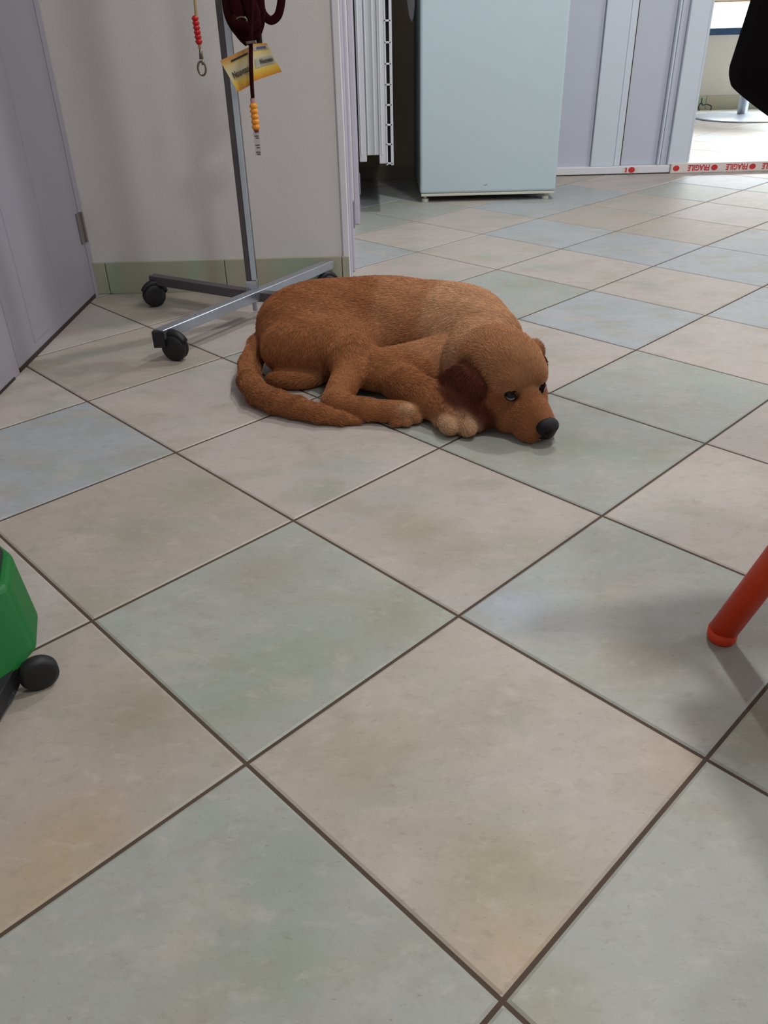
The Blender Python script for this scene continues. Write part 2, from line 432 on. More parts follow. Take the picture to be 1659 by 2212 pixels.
# door_2: pale folding / sliding door panels set in a white bottom rail
yf = FY
bm = bmesh.new()
box(bm, (.80, yf - .012, .034), (1.018, yf, 2.05), .001)
d2 = struct('door_2', bm, M_foldb)
def panel(name, x0, x1, y0, m_, z0=.036):
    bm = bmesh.new(); box(bm, (x0, y0, z0), (x1, yf + .02, 2.05), .003); return obj(name, bm, m_, d2)
panel('panel', 1.020, 1.128, yf - .030, M_fold)
panel('stile', 1.131, 1.160, yf - .022, M_fold)
panel('panel', 1.166, 1.335, yf - .006, M_foldb)
panel('stile', 1.337, 1.346, yf - .030, M_fold)
panel('stile', 1.352, 1.382, yf - .016, M_foldb)
panel('stile', 1.384, 1.470, yf - .035, M_fold)
for a, b in ((1.128, 1.131), (1.160, 1.166), (1.346, 1.352)):
    bm = bmesh.new(); box(bm, (a, yf - .012, .036), (b, yf, 2.05)); obj('gap_strip', bm, M_dark, d2)  # dark strips filling the grooves between the panels
bm = bmesh.new(); box(bm, (.80, yf - .040, 0.004), (1.395, yf + .01, .036), .003); obj('bottom_rail', bm, M_trim, d2)
bm = bmesh.new(); box(bm, (.80, yf - .038, 0.0), (1.395, yf + .01, .005)); obj('floor_joint', bm, M_dark, d2)
bm = bmesh.new(); box(bm, (1.472, yf - .01, .04), (1.490, yf + .1, 2.05), .002); obj('jamb', bm, M_fold, d2)
# trim_4: raised door threshold
bm = bmesh.new(); box(bm, (1.397, FY - .048, 0), (2.60, FY + .16, .044), .003)
t4 = struct('trim_4', bm, mat('pale_threshold', srgb(214, 208, 200), .5))

# ------------------------------------------------------------------ tape with red lettering on threshold and rail
def text_obj(name, body, size, extrude, offset, spacing, m_, parent, Mx):
    """lettering turned into a real mesh"""
    cu = bpy.data.curves.new(name, 'FONT'); cu.body = body; cu.size = size; cu.extrude = extrude; cu.offset = offset
    cu.space_character = spacing; cu.resolution_u = 3
    tmp = bpy.data.objects.new('tmp', cu); sc.collection.objects.link(tmp)
    bpy.context.view_layer.update()
    me = bpy.data.meshes.new_from_object(tmp.evaluated_get(bpy.context.evaluated_depsgraph_get()))
    bpy.data.objects.remove(tmp); bpy.data.curves.remove(cu)
    me.name = name; me.materials.clear(); me.materials.append(m_); me.transform(Mx)
    o = bpy.data.objects.new(name, me); link(o, parent); o.matrix_parent_inverse = pw(parent).inverted()
    return o
M_tape = mat('clear_white_tape', srgb(226, 214, 210), .25, var=.03)
M_ink = mat('red_print', srgb(200, 44, 48), .4, var=.1, scale=60)
def tape(x0, x1, y, z0, z1, label, words, name='warning_tape'):
    t = empty(name, (x0, y, z0), label, 'tape')
    bm = bmesh.new(); box(bm, (x0, y - .0006, z0), (x1, y, z1)); obj('tape_strip', bm, M_tape, t)
    h = z1 - z0; x = x0 + .006
    for wd in words:
        if wd == 'O':
            bm = bmesh.new(); lathe(bm, [(0, 0), (.0155, 0), (.0155, .0006), (0, .0006)],
                Matrix.Translation((x + .016, y - .0006, (z0 + z1) / 2)) @ Matrix.Rotation(PI / 2, 4, 'X') @ Matrix.Diagonal((1, .8, 1, 1)), 24)
            obj('round_mark', bm, M_ink, t); x += .036
            continue
        size = h * 1.02; wdt = .57 * size * len(wd)
        # the tape was laid upside down: words turned half a turn
        Mx = Matrix.Translation((x + wdt, y - .0009, z1 - h * .14)) @ Matrix(((-1, 0, 0, 0), (0, 0, -1, 0), (0, -1, 0, 0), (0, 0, 0, 1)))
        text_obj('lettering', wd, size, .0003, .0011, 1.0, M_ink, t, Mx @ Matrix.Diagonal((.80, 1, 1, 1)))
        x += wdt + .006
    return t
tape(1.400, 1.845, FY - .0481, .006, .040, 'white tape with red FRAGILE lettering stuck along the raised threshold', ['O', 'FRAGILE', 'O', 'FRAGILE', 'O', 'AGILE'])
tape(1.172, 1.245, FY - .0401, .008, .032, 'short scrap of red printed tape stuck on the white bottom rail', ['E', 'O'])

# ------------------------------------------------------------------ radiator on the return wall
rad = empty('radiator', (0.0, 3.31, .18), 'white wall radiator seen end-on left of the pale fridge', 'radiator')
R0 = 3.305
bm = bmesh.new()
for x0, x1, z in ((-.058, -.030, .190), (-.030, .018, .212), (.018, .046, .182)):
    off = 0.0 if x0 != -.030 else .006
    box(bm, (x0, R0 + off, z), (x1, 3.95, 1.05), .003)
obj('end_panel', bm, M_radi, rad)
bm = bmesh.new()
for k in range(4):
    x = -.050 + k * .026; tube(bm, [(x, R0, .215), (x, R0, 1.04)], .003, 10)
obj('ridge', bm, M_radi, rad)
bm = bmesh.new()
box(bm, (.062, R0 - .002, .176), (.072, 3.95, 1.05), .001)
box(bm, (.044, R0 - .002, .176), (.050, R0 + .01, 1.05), .001)
k = 0; z = .180
while z < 1.04:
    box(bm, (.044, R0 - .002, z), (.068, R0 + .008, z + .006), .0008); z += .0635 + .003; k += 1
obj('grille', bm, M_radi, rad)
bm = bmesh.new(); box(bm, (.046, R0 + .02, .185), (.063, 3.94, 1.045)); obj('core', bm, M_black, rad)
for y in (3.4, 3.85):
    bm = bmesh.new(); box(bm, (WX + .0005, y, .3), (-.05, y + .04, .34)); obj('bracket', bm, M_radi, rad)

# ------------------------------------------------------------------ fridge
FR = empty('fridge', (.46, 3.5, 0), 'pale blue grey fridge standing on small white feet in front of the far wall', 'fridge')
fx0, fx1, fy0, fy1 = .184, .742, 3.50, 4.04
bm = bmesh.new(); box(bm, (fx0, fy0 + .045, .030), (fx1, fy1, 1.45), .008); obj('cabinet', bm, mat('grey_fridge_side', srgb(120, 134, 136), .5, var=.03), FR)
bm = bmesh.new(); box(bm, (fx0, fy0, .034), (fx1, fy0 + .040, 1.45), .010, seg=3); dd = obj('door', bm, M_fridge, FR)
bm = bmesh.new(); box(bm, (fx0 + .004, fy0 + .002, .024), (fx1 - .004, fy0 + .05, .034), .002); obj('bottom_trim', bm, M_seal, FR)
bm = bmesh.new(); box(bm, (fx0 + .01, fy0 + .04, .036), (fx1 - .01, fy0 + .046, 1.44)); obj('door_gasket', bm, M_black, FR)
for x in (fx0 + .022, fx1 - .035):
    for y in (fy0 + .03, fy1 - .06):
        bm = bmesh.new(); lathe(bm, [(0, 0), (.014, 0), (.014, .012), (.006, .014), (.006, .032), (0, .032)], Matrix.Translation((x, y, 0)), 20)
        obj('foot', bm, M_seal, FR)
bm = bmesh.new(); tube(bm, [(fx0 + .26, fy0 - .0002, .062), (fx0 + .275, fy0 - .0002, .066)], .0007, 6); obj('scratch', bm, M_dark, dd)
# paper strip hanging beside the fridge (only its lower tip is in view)
bm = bmesh.new()
vs = [(.128, .80), (.172, .80), (.176, .70), (.170, .655), (.163, .642), (.154, .66), (.142, .73)]
fr = [bm.verts.new((x, 3.78, z)) for x, z in vs]; bk = [bm.verts.new((x, 3.783, z)) for x, z in vs]
bm.faces.new(fr); bm.faces.new(bk[::-1])
for a in range(len(vs)): bm.faces.new((fr[a], bk[a], bk[(a + 1) % len(vs)], fr[(a + 1) % len(vs)]))
cl = obj('hanging_cloth', bm, mat('white_cloth', srgb(205, 200, 205), .8)); tag(cl, 'white cloth tip hanging in the gap left of the fridge', 'cloth')

# ------------------------------------------------------------------ pedestal table in the bright room

tb = empty('pedestal_table', (2.62, 6.30, 0), 'table on a round steel disc foot in the bright room', 'table')
tx, ty = 2.62, 6.30
bm = bmesh.new(); lathe(bm, [(0, 0), (.33, 0), (.335, .006), (.32, .012), (.12, .024), (.045, .028), (0, .028)], Matrix.Translation((tx, ty, 0)), 72)
obj('disc_foot', bm, M_disc, tb, sm=True)
bm = bmesh.new(); lathe(bm, [(0, .02), (.034, .02), (.034, .715), (0, .715)], Matrix.Translation((tx, ty, 0)), 32); obj('pole', bm, M_disc, tb, sm=True)
bm = bmesh.new(); lathe(bm, [(0, .715), (.38, .715), (.39, .73), (.38, .745), (0, .745)], Matrix.Translation((tx, ty, 0)), 72); obj('tabletop', bm, M_seal, tb)
bm = bmesh.new()
tube(bm, bez([(2.51, 6.84, .002), (2.50, 6.84, .03), (2.515, 6.84, .055), (2.53, 6.84, .04), (2.56, 6.85, .045), (2.60, 6.85, .03), (2.60, 6.85, .003)]), .004, 8)
tube(bm, [(2.515, 6.84, .055), (2.515, 6.84, .09)], .004, 8)
hk = obj('cable', bm, M_black, sm=True); tag(hk, 'small black looped cable end lying against the green skirting', 'cable')

# ------------------------------------------------------------------ rolling display stand
PX, PY = -.318, 2.035
st = empty('rolling_stand', (PX, PY, 0), 'chrome pole stand on a cross base with four black casters', 'stand')
def sqtube(a, b, w_, h_, m_, name, cap=True):
    a, b = Vector(a), Vector(b); d = b - a; L = d.length
    Mx = Matrix.Translation(a) @ d.to_track_quat('X', 'Z').to_matrix().to_4x4()
    bm = bmesh.new(); box(bm, (0, -w_ / 2, -h_ / 2), (L, w_ / 2, h_ / 2), .002, Mx); return obj(name, bm, m_, st)
ends = [Vector((-.492, 1.738, .062)), Vector((-.132, 2.281, .070)), Vector((-.610, 2.180, .068)), Vector((-.065, 1.925, .060))]
ctr = Vector((PX, PY, .058))
sqtube(ends[0], ends[1] , .026, .024, M_steel, 'base_tube')
bm = bmesh.new()
sqtube(ends[2], Vector((PX - .008, PY + .003, .060)), .026, .024, mat('dull_steel', srgb(96, 92, 96), .4, metal=.6, var=.12, scale=25), 'base_tube')
sqtube(Vector((PX + .012, PY - .008, .060)), ends[3], .026, .024, bpy.data.materials['dull_steel'], 'base_tube')
bm = bmesh.new(); lathe(bm, [(0, .02), (.006, .02), (.006, .05), (0, .05)], Matrix.Translation((PX, PY, 0)), 16); obj('bolt', bm, M_steel, st)
bm = bmesh.new(); box(bm, (PX - .013, PY - .013, .06), (PX + .013, PY + .013, 1.55), .002); obj('pole', bm, bpy.data.materials['dull_steel'], st)
bm = bmesh.new(); box(bm, (PX - .015, PY - .015, .071), (PX + .015, PY + .015, .099), .002); obj('collar', bm, M_steel2, st)
# bright right side of the pole, put into the colour as a paler strip
bm = bmesh.new(); box(bm, (PX + .001, PY - .0155, .10), (PX + .0135, PY - .0132, 1.5), .001); obj('bright_strip', bm, mat('bright_pole_face', srgb(196, 208, 222), .3, metal=.5), st)
def caster(p, yaw, k=1.0, name='caster'):
    bm = bmesh.new()
    Mx = Matrix.Translation((p.x, p.y, 0)) @ Matrix.Rotation(yaw, 4, 'Z')
    for s in (-1, 1):
        lathe(bm, [(0, s * .0135), (.012 * k, s * .0135), (.021 * k, s * .0125), (.0245 * k, s * .009), (.0245 * k, s * .002), (0, s * .002)],
              Mx @ Matrix.Translation((.012, 0, .0245 * k)) @ Matrix.Rotation(PI / 2, 4, 'X'), 32)
    c_ = obj('caster', bm, M_black, st, sm=True)
    bm = bmesh.new()
    tube(bm, [Mx @ Vector((.012 + .027 * k * math.cos(a), 0, .0245 * k + .027 * k * math.sin(a))) for a in np.linspace(.15 * PI, .95 * PI, 12)], .010, 10, flat=(Mx.to_3x3() @ Vector((math.cos(.5), 0, math.sin(.5))), .5))
    tube(bm, [Mx @ Vector((-.006, 0, .040)), Mx @ Vector((-.006, 0, p.z - .010))], .0075, 14)
    obj('fork', bm, M_black, c_, sm=True)
caster(Vector((-.474, 1.748, .060)), -.35, 1.22); caster(Vector((-.150, 2.245, .060)), .4); caster(Vector((-.596, 2.166, .060)), -2.6, 1.2); caster(Vector((-.078, 1.930, .060)), .2)
bm = bmesh.new()
box(bm, (ends[0].x - .014, ends[0].y - .010, .034), (ends[0].x + .012, ends[0].y + .004, .072), .002, ); obj('end_cap', bm, M_black, st)
# display arm and hooks above the frame that carry the goods
bm = bmesh.new(); box(bm, (PX - .16, PY - .012, 1.30), (PX + .16, PY + .012, 1.325), .002); obj('cross_arm', bm, M_steel, st)
for hx, hy in ((-.362, 2.005), (-.250, 2.000)):
    bm = bmesh.new(); tube(bm, bez([(hx, PY, 1.30), (hx, hy - .02, 1.29), (hx, hy - .03, 1.285), (hx, hy - .035, 1.30)]), .003, 8); obj('hook', bm, M_steel2, st, sm=True)

def P2(px, py, Y):      # point on the vertical plane y = Y
    d = _f + CR * ((px - IW / 2) / CAM_F) - CU * ((py - IH / 2) / CAM_F)
    t = Y / d.y
    return Vector((d.x * t, Y, CAM_H + d.z * t))
# red beaded strap with snap hook
YS = 1.97
rs = empty('beaded_lead', P2(430, 60, YS), 'thin tan lead with red beads and a small snap hook hanging left of the pole', 'lead')
bm = bmesh.new(); top = P2(421, 0, YS)
tube(bm, [(-.362, YS, 1.28), (-.362, YS, 1.0), top, P2(424, 35, YS), P2(430, 95, YS), P2(433, 108, YS)], .0032, 10); obj('cord', bm, M_cord, rs, sm=True)
for k in range(6):
    bm = bmesh.new(); c0 = P2(421.5 + k * 1.6, 40 + k * 10, YS)
    lathe(bm, [(0, -.0062), (.0045, -.0052), (.0078, 0), (.0045, .0052), (0, .0062)], Matrix.Translation(c0), 16); obj('bead', bm, M_red, rs, sm=True)
M_snap = mat('tarnished_brass', srgb(120, 110, 98), .35, metal=.8, var=.15, scale=60)
bm = bmesh.new()
tube(bm, [P2(433, 106, YS), P2(435, 128, YS)], [.003, .0045], 10)
cc = P2(436, 148, YS); tube(bm, [cc + Vector((.0085 * math.sin(a), 0, .013 * math.cos(a))) for a in np.linspace(0, 2 * PI, 25)[:-1]], .0022, 8, closed=True)
tube(bm, [P2(436, 130, YS), P2(440, 140, YS)], .0035, 8)
obj('snap_hook', bm, M_snap, rs, sm=True)

# dark red harness bundle
YH = 1.985
hs = empty('dog_harness', P2(530, 40, YH), 'dark red dog harness bundled in loops against the pole', 'harness')
def strap(name, pts, wd, m_=M_wine, th=.35, n=6, parent=hs, Y=YH):
    bm = bmesh.new(); Pn = bez([P2(x, y, Y + dy) for x, y, dy in pts], n)
    tube(bm, Pn, wd, 12, flat=((0, 1, 0), th)); return obj(name, bm, m_, parent, sm=True)
strap('strap', [(488, -60, 0), (492, -10, 0), (498, 30, -.005), (512, 58, -.008), (532, 78, 0), (548, 86, 0)], .014)
strap('strap', [(512, -60, -.01), (508, -5, -.012), (514, 25, -.014), (524, 60, -.012), (538, 84, -.01)], .012)
strap('strap', [(535, -60, -.006), (538, 0, -.012), (545, 25, -.014), (548, 50, -.012), (546, 82, -.01)], .016)
strap('strap', [(556, -60, 0), (560, 0, -.004), (562, 26, -.006), (560, 52, -.004), (552, 76, -.002)], .011)
strap('strap', [(520, -40, .004), (530, 0, .004), (534, 20, .006), (548, 36, .006), (562, 56, .004)], .012)
strap('strap', [(496, -60, .006), (500, 0, .006), (506, 40, .004), (524, 70, .004), (540, 86, .002)], .016)
strap('strap', [(548, -60, .004), (550, 0, .002), (556, 30, 0), (552, 60, 0), (546, 84, .002)], .015)
strap('strap', [(500, 40, -.016), (518, 52, -.02), (540, 58, -.02), (562, 50, -.016)], .010)
strap('loop_handle', [(562, 12, 0), (570, 32, 0), (585, 44, 0), (600, 34, 0), (607, 8, 0), (608, -20, 0), (600, -60, 0)], .0085)
bm = bmesh.new(); cc = P2(522, 44, YH - .02)
tube(bm, [cc + Vector((.011 * math.sin(a), 0, .006 * math.cos(a))) for a in np.linspace(0, 2 * PI, 21)[:-1]], .0018, 8, closed=True); obj('buckle_ring', bm, M_snap, hs, sm=True)
bm = bmesh.new(); box(bm, P2(556, 84, YH + .004) - Vector((.010, .003, .011)), P2(556, 84, YH + .004) + Vector((.010, .003, .011)), .002); obj('plastic_clip', bm, M_black, hs)
bm = bmesh.new(); tube(bm, [(-.254, YH, 1.28), (-.254, YH, 1.0), P2(534, -55, YH)], .006, 10); obj('hanging_loop', bm, M_wine, hs, sm=True)

# yellow header cards (two faces of a folded card each with print)
def card_mat(name, tilt):
    q = NT(name); tc = q.n('ShaderNodeTexCoord'); sp = q.n('ShaderNodeSeparateXYZ'); q.l(tc.outputs['UV'], sp.inputs[0])
    nz = q.n('ShaderNodeTexNoise'); nz.inputs['Scale'].default_value = 5; q.l(tc.outputs['UV'], nz.inputs['Vector'])
    ad = q.n('ShaderNodeMath', operation='MULTIPLY_ADD'); ad.inputs[1].default_value = tilt; q.l(nz.outputs['Fac'], ad.inputs[0]); q.l(sp.outputs['Y'], ad.inputs[2])
    cr = q.n('ShaderNodeValToRGB'); e = cr.color_ramp
    e.elements[0].position = .05; e.elements[0].color = srgb(208, 130, 40)
    e.elements[1].position = .98; e.elements[1].color = srgb(206, 150, 84)
    for p, c in ((.25, (224, 186, 70)), (.42, (224, 206, 140)), (.6, (214, 208, 176)), (.82, (216, 196, 130))):
        x = e.elements.new(p); x.color = srgb(*c)
    q.l(ad.outputs[0], cr.inputs[0]); q.l(cr.outputs[0], q.b.inputs['Base Color']); q.set(Roughness=.35); return q.m
def card(name, corners, Y, dys, m_, label):
    t = None
    bm = bmesh.new(); P = [P2(x, y, Y + d) for (x, y), d in zip(corners, dys)]   # tl tr br bl
    n = 8; uv = bm.loops.layers.uv.new('uv'); G = []
    nn = (P[1] - P[0]).cross(P[3] - P[0]).normalized()
    for side in (0, 1):
        g = []
        for a in range(n + 1):
            for b in range(n + 1):
                u, v = a / n, b / n
                p = P[0].lerp(P[1], u).lerp(P[3].lerp(P[2], u), v) + nn * (math.sin(u * PI) * .004 + side * .0006)
                g.append((bm.verts.new(p), u, 1 - v))
        G.append(g)
    for s, g in enumerate(G):
        for a in range(n):
            for b in range(n):
                ix = [a * (n + 1) + b, (a + 1) * (n + 1) + b, (a + 1) * (n + 1) + b + 1, a * (n + 1) + b + 1]
                f = bm.faces.new([g[k][0] for k in ix])
                for lp, k in zip(f.loops, ix): lp[uv].uv = (g[k][1], g[k][2])
    bd = [k * (n + 1) for k in range(n + 1)] + [n * (n + 1) + k for k in range(1, n + 1)] + [k * (n + 1) + n for k in range(n - 1, -1, -1)] + [k for k in range(n - 1, 0, -1)]
    for a in range(len(bd)):
        i0, i1 = bd[a], bd[(a + 1) % len(bd)]
        bm.faces.new((G[0][i0][0], G[0][i1][0], G[1][i1][0], G[1][i0][0]))
    o = obj(name, bm, m_, sm=False); tag(o, label, 'card')
    return o, P, nn
def print_on(card_o, P, nn, u0, v0, u1, v1, m_, body=None, name='print', wid=None):
    def S(u, v): return P[0].lerp(P[1], u).lerp(P[3].lerp(P[2], u), v) + nn * (math.sin(u * PI) * .004)
    side = -1 if nn.y > 0 else 1     # towards the viewer side of the card
    off = nn * (side * .0012 if side < 0 else .0018)
    if body is None:
        bm = bmesh.new(); n = 4
        vs = [[bm.verts.new(S(u0 + (u1 - u0) * a / n, v) + off) for v in (v0, v1)] for a in range(n + 1)]
        for a in range(n): bm.faces.new((vs[a][0], vs[a + 1][0], vs[a + 1][1], vs[a][1]))
        r = bmesh.ops.solidify(bm, geom=bm.faces[:], thickness=.0003)
        return obj(name, bm, m_, card_o)
    a, b, c_ = S(u0, v1) + off, S(u1, v1) + off, S(u0, v0) + off
    ex = (b - a); size = (c_ - a).length * 1.25; ey = (c_ - a).normalized(); exn = ex.normalized()
    ez = exn.cross(ey).normalized(); ey = ez.cross(exn)
    fit = ex.length / (size * .52 * len(body))
    Mx = Matrix.Translation(a) @ Matrix((exn, ey, ez)).transposed().to_4x4() @ Matrix.Diagonal((fit, 1, 1, 1))
    return text_obj(name, body, size, .0002, .0004, 1.0, m_, card_o, Mx)
M_cardL = card_mat('yellow_card_print', .10); M_dk = mat('dark_print_ink', srgb(70, 66, 60), .5); M_bl = mat('blue_print_ink', srgb(110, 128, 176), .5)
M_wh = mat('white_print_ink', srgb(226, 226, 214), .4)
cL, PL, nL = card('header_card', [(475, 131), (541, 100), (541, 184), (514, 199)], 1.93, [0, 0, 0, 0], M_cardL, 'yellow paper tag with dark lettering hanging left of the dark strap')
print_on(cL, PL, nL, .16, .40, .98, .62, M_dk, 'Nouveau', 'lettering')
print_on(cL, PL, nL, .3, .12, .9, .17, M_dk, None, 'print_line')
cR, PR, nR = card('header_card', [(543, 95), (576, 93), (609, 155), (545, 177)], 1.925, [0, .012, .015, 0], M_cardL, 'yellow and white paper tag hanging right of the dark strap')
print_on(cR, PR, nR, .10, .07, .95, .18, M_wh, None, 'white_band')
bm_ = print_on(cR, PR, nR, .30, .09, .85, .16, M_bl, None, 'blue_mark'); bm_.location.y -= .0006
print_on(cR, PR, nR, .15, .40, .98, .66, M_wh, None, 'white_band')
o_ = print_on(cR, PR, nR, .38, .44, .90, .58, M_dk, 'Nouveau', 'lettering'); o_.location.y -= .0008
# second strap: dark cord, amber beads, clear tag
am = empty('amber_collar', P2(548, 200, 1.915), 'narrow dark strap with amber orange beads hanging in front of the yellow tags', 'collar')
YB = 1.915
bm = bmesh.new(); tube(bm, bez([(-.246, YB + .05, 1.28), (-.245, YB + .03, 1.0), P2(541, -40, YB), P2(542, 60, YB), P2(542, 130, YB), P2(544, 180, YB), P2(546, 214, YB)], 5), .0042, 10); obj('strap', bm, M_wine, am, sm=True)
bm = bmesh.new(); tube(bm, [P2(542, 88, YB - .004), P2(543, 94, YB - .004)], .011, 12, flat=((0, 1, 0), .4)); obj('metal_clip', bm, M_snap, am)
bm = bmesh.new(); tube(bm, [P2(545, 212, YB), P2(547, 225, YB)], .0052, 12); obj('pink_sleeve', bm, mat('pink_sleeve', srgb(176, 130, 132), .6), am)
for k in range(5):
    bm = bmesh.new(); c0 = P2(547.5 + k * 1.3, 229 + k * 11.3, YB)
    lathe(bm, [(0, -.0066), (.006, -.0056), (.0094, 0), (.006, .0056), (0, .0066)], Matrix.Translation(c0), 18); obj('bead', bm, M_amber, am, sm=True)
bm = bmesh.new(); tube(bm, [P2(553, 277, YB), P2(555, 286, YB)], [.0075, .004], 12); obj('end_bead', bm, mat('brown_bead', srgb(120, 50, 30), .4), am, sm=True)
q = NT('clear_tag_plastic'); q.set(Roughness=.3, Base_Color=srgb(190, 190, 188)); q.b.inputs['Alpha'].default_value = .45; M_clear = q.m
bm = bmesh.new(); a_, b_ = P2(556, 284, YB), P2(560, 336, YB); box(bm, (b_.x - .008, YB - .0004, b_.z), (b_.x + .005, YB + .0004, a_.z), .0002); tg = obj('clear_tag', bm, M_clear, am)
bm = bmesh.new()
for k, zz in enumerate((a_.z - .010, a_.z - .014, b_.z + .020, b_.z + .015, b_.z + .006, b_.z + .002)):
    box(bm, (b_.x - .006 + (k % 2) * .002, YB - .0012, zz), (b_.x + .003, YB - .0006, zz + .002))
obj('tag_print', bm, M_dk, tg)

# ------------------------------------------------------------------ green wheeled box at the left edge
gb = empty('wheeled_box', (-.52, .62, 0), 'green plastic box on a black wheeled base at the left edge of the floor', 'box')
def prism(bm, poly, z0, z1, bev=.0, dz=None):
    lo = [bm.verts.new((x, y, z0)) for x, y in poly]; hi = [bm.verts.new((x + (dz[0] if dz else 0), y + (dz[1] if dz else 0), z1)) for x, y in poly]
    bm.faces.new(lo[::-1]); bm.faces.new(hi); n = len(poly)
    for k in range(n): bm.faces.new((lo[k], lo[(k + 1) % n], hi[(k + 1) % n], hi[k]))
    if bev: bmesh.ops.bevel(bm, geom=bm.edges[:], offset=bev, segments=3, affect='EDGES', profile=.5)
bm = bmesh.new()
gA = at(78, 1380, .05)
gpoly = [(-.400, .712), (-.409, .692), (-.432, .655), (-.49, .56), (-.70, .50), (-.72, .80), (-.50, .85), (-.42, .775)]
prism(bm, [(x - .005, y) for x, y in gpoly], .034, .118, .008, dz=(-.022, .022)); obj('green_body', bm, M_green, gb, sm=False)
bm = bmesh.new(); prism(bm, [(-.420, .700), (-.424, .665), (-.420, .628), (-.48, .52), (-.70, .48), (-.72, .78), (-.50, .82), (-.44, .76)], .012, .036, .004); obj('black_base', bm, M_black, gb)
bm = bmesh.new(); prism(bm, [(x - .034, y + .020) for x, y in gpoly], .118, .132, .004, dz=(-.004, 0)); obj('black_band', bm, M_black, gb)
bm = bmesh.new(); prism(bm, [(x - .040, y + .018) for x, y in gpoly], .132, .165, .008, dz=(-.012, 0)); obj('beige_lid', bm, M_beige, gb)
for (wx, wy) in ((-.400, .690), (-.62, .74), (-.66, .53), (-.49, .58)):
    bm = bmesh.new()
    lathe(bm, [(0, -.009), (.016, -.009), (.0215, -.005), (.0215, .005), (.016, .009), (0, .009)], Matrix.Translation((wx, wy, .0215)) @ Matrix.Rotation(PI / 2, 4, 'X') @ Matrix.Rotation(.5, 4, 'Y'), 32)
    obj('caster', bm, M_black, gb, sm=True)

# ------------------------------------------------------------------ chair: orange tubular legs, black padded back
ch = empty('chair', (.62, .57, 0), 'orange metal legged chair at the right edge with a black coat on its back', 'chair')
CC = Vector((.63, .575, 0))
def leg(a, b):
    bm = bmesh.new(); tube(bm, [a, Vector(a).lerp(Vector(b), .5), b], .0165, 24)
    l = obj('leg', bm, M_orange, ch, sm=True)
    bm = bmesh.new(); lathe(bm, [(0, 0), (.015, 0), (.0172, .004), (.0172, .016), (0, .016)], Matrix.Translation((a[0], a[1], 0)), 24); obj('foot_cap', bm, M_orange, l, sm=True)
leg((.405, .742, .014), (.503, .664, .432)); leg((.835, .405, .014), (.762, .478, .432)); leg((.800, .800, .014), (.725, .700, .432)); leg((.455, .350, .014), (.525, .455, .432))
bm = bmesh.new(); box(bm, (-.20, -.19, .43), (.20, .19, .462), .015, Matrix.Translation(CC) @ Matrix.Rotation(.12, 4, 'Z'), seg=4); obj('seat', bm, M_orange, ch)
for xx in (.47, .78):
    bm = bmesh.new(); tube(bm, bez([(xx, .74, .44), (xx, .80, .52), (xx, .845, .62), (xx, .862, .76)]), .010, 16); obj('back_post', bm, M_orange, ch, sm=True)
bm = bmesh.new(); box(bm, (.455, .856, .62), (.795, .874, .775), .008, seg=3); obj('backrest', bm, M_orange, ch)
# black coat hung over the backrest: thick cloth with folds, lower left corner rounded
def coat_panel(bm, outline, y0, th, amp, ph):
    """closed outline in x,z lofted to a folded slab between y0 and y0 + th"""
    n = 14; cx = sum(p[0] for p in outline) / len(outline); cz = sum(p[1] for p in outline) / len(outline)
    f = []; b = []
    for k in range(1, n + 1):
        s_ = k / n; e = th / 2 * (1 - s_ ** 6)
        ra, rb = [], []
        for (x, z) in outline:
            X, Z = cx + (x - cx) * s_, cz + (z - cz) * s_
            yy = y0 + th / 2 + amp * math.sin(X * 46 + ph + Z * 6) * (1 - .3 * s_)
            ra.append(bm.verts.new((X, yy - e, Z))); rb.append(bm.verts.new((X, yy + e, Z)))
        f.append(ra); b.append(rb)
    yy = y0 + th / 2 + amp * math.sin(cx * 46 + ph + cz * 6)
    c0, c1 = bm.verts.new((cx, yy - th / 2, cz)), bm.verts.new((cx, yy + th / 2, cz)); N = len(outline)
    for k in range(N):
        k2 = (k + 1) % N
        bm.faces.new((c0, f[0][k], f[0][k2])); bm.faces.new((c1, b[0][k2], b[0][k]))
        for a in range(n - 1):
            bm.faces.new((f[a][k], f[a + 1][k], f[a + 1][k2], f[a][k2])); bm.faces.new((b[a][k], b[a][k2], b[a + 1][k2], b[a + 1][k]))
        bm.faces.new((f[-1][k], b[-1][k], b[-1][k2], f[-1][k2]))
out = [(p.x, p.z) for p in bez([(.40, 0, .795), (.375, 0, .76), (.366, 0, .70), (.3605, 0, .655), (.354, 0, .615), (.352, 0, .601), (.355, 0, .590), (.363, 0, .581), (.402, 0, .556),
        (.47, 0, .515), (.56, 0, .490), (.70, 0, .485), (.80, 0, .50), (.84, 0, .54), (.845, 0, .62), (.82, 0, .74), (.80, 0, .795), (.60, 0, .805)], 5)]
bm = bmesh.new(); coat_panel(bm, out, .880, .030, .004, 0)
co = obj('coat', bm, M_blackc, sm=True); tag(co, 'black coat hanging at the upper right edge, its lower corner rounded', 'coat')
bm = bmesh.new(); tube(bm, bez([(.56, .895, .79), (.58, .898, .825), (.62, .90, .835), (.66, .898, .825), (.68, .895, .79)]), .010, 12); obj('collar', bm, M_blackc, co, sm=True)

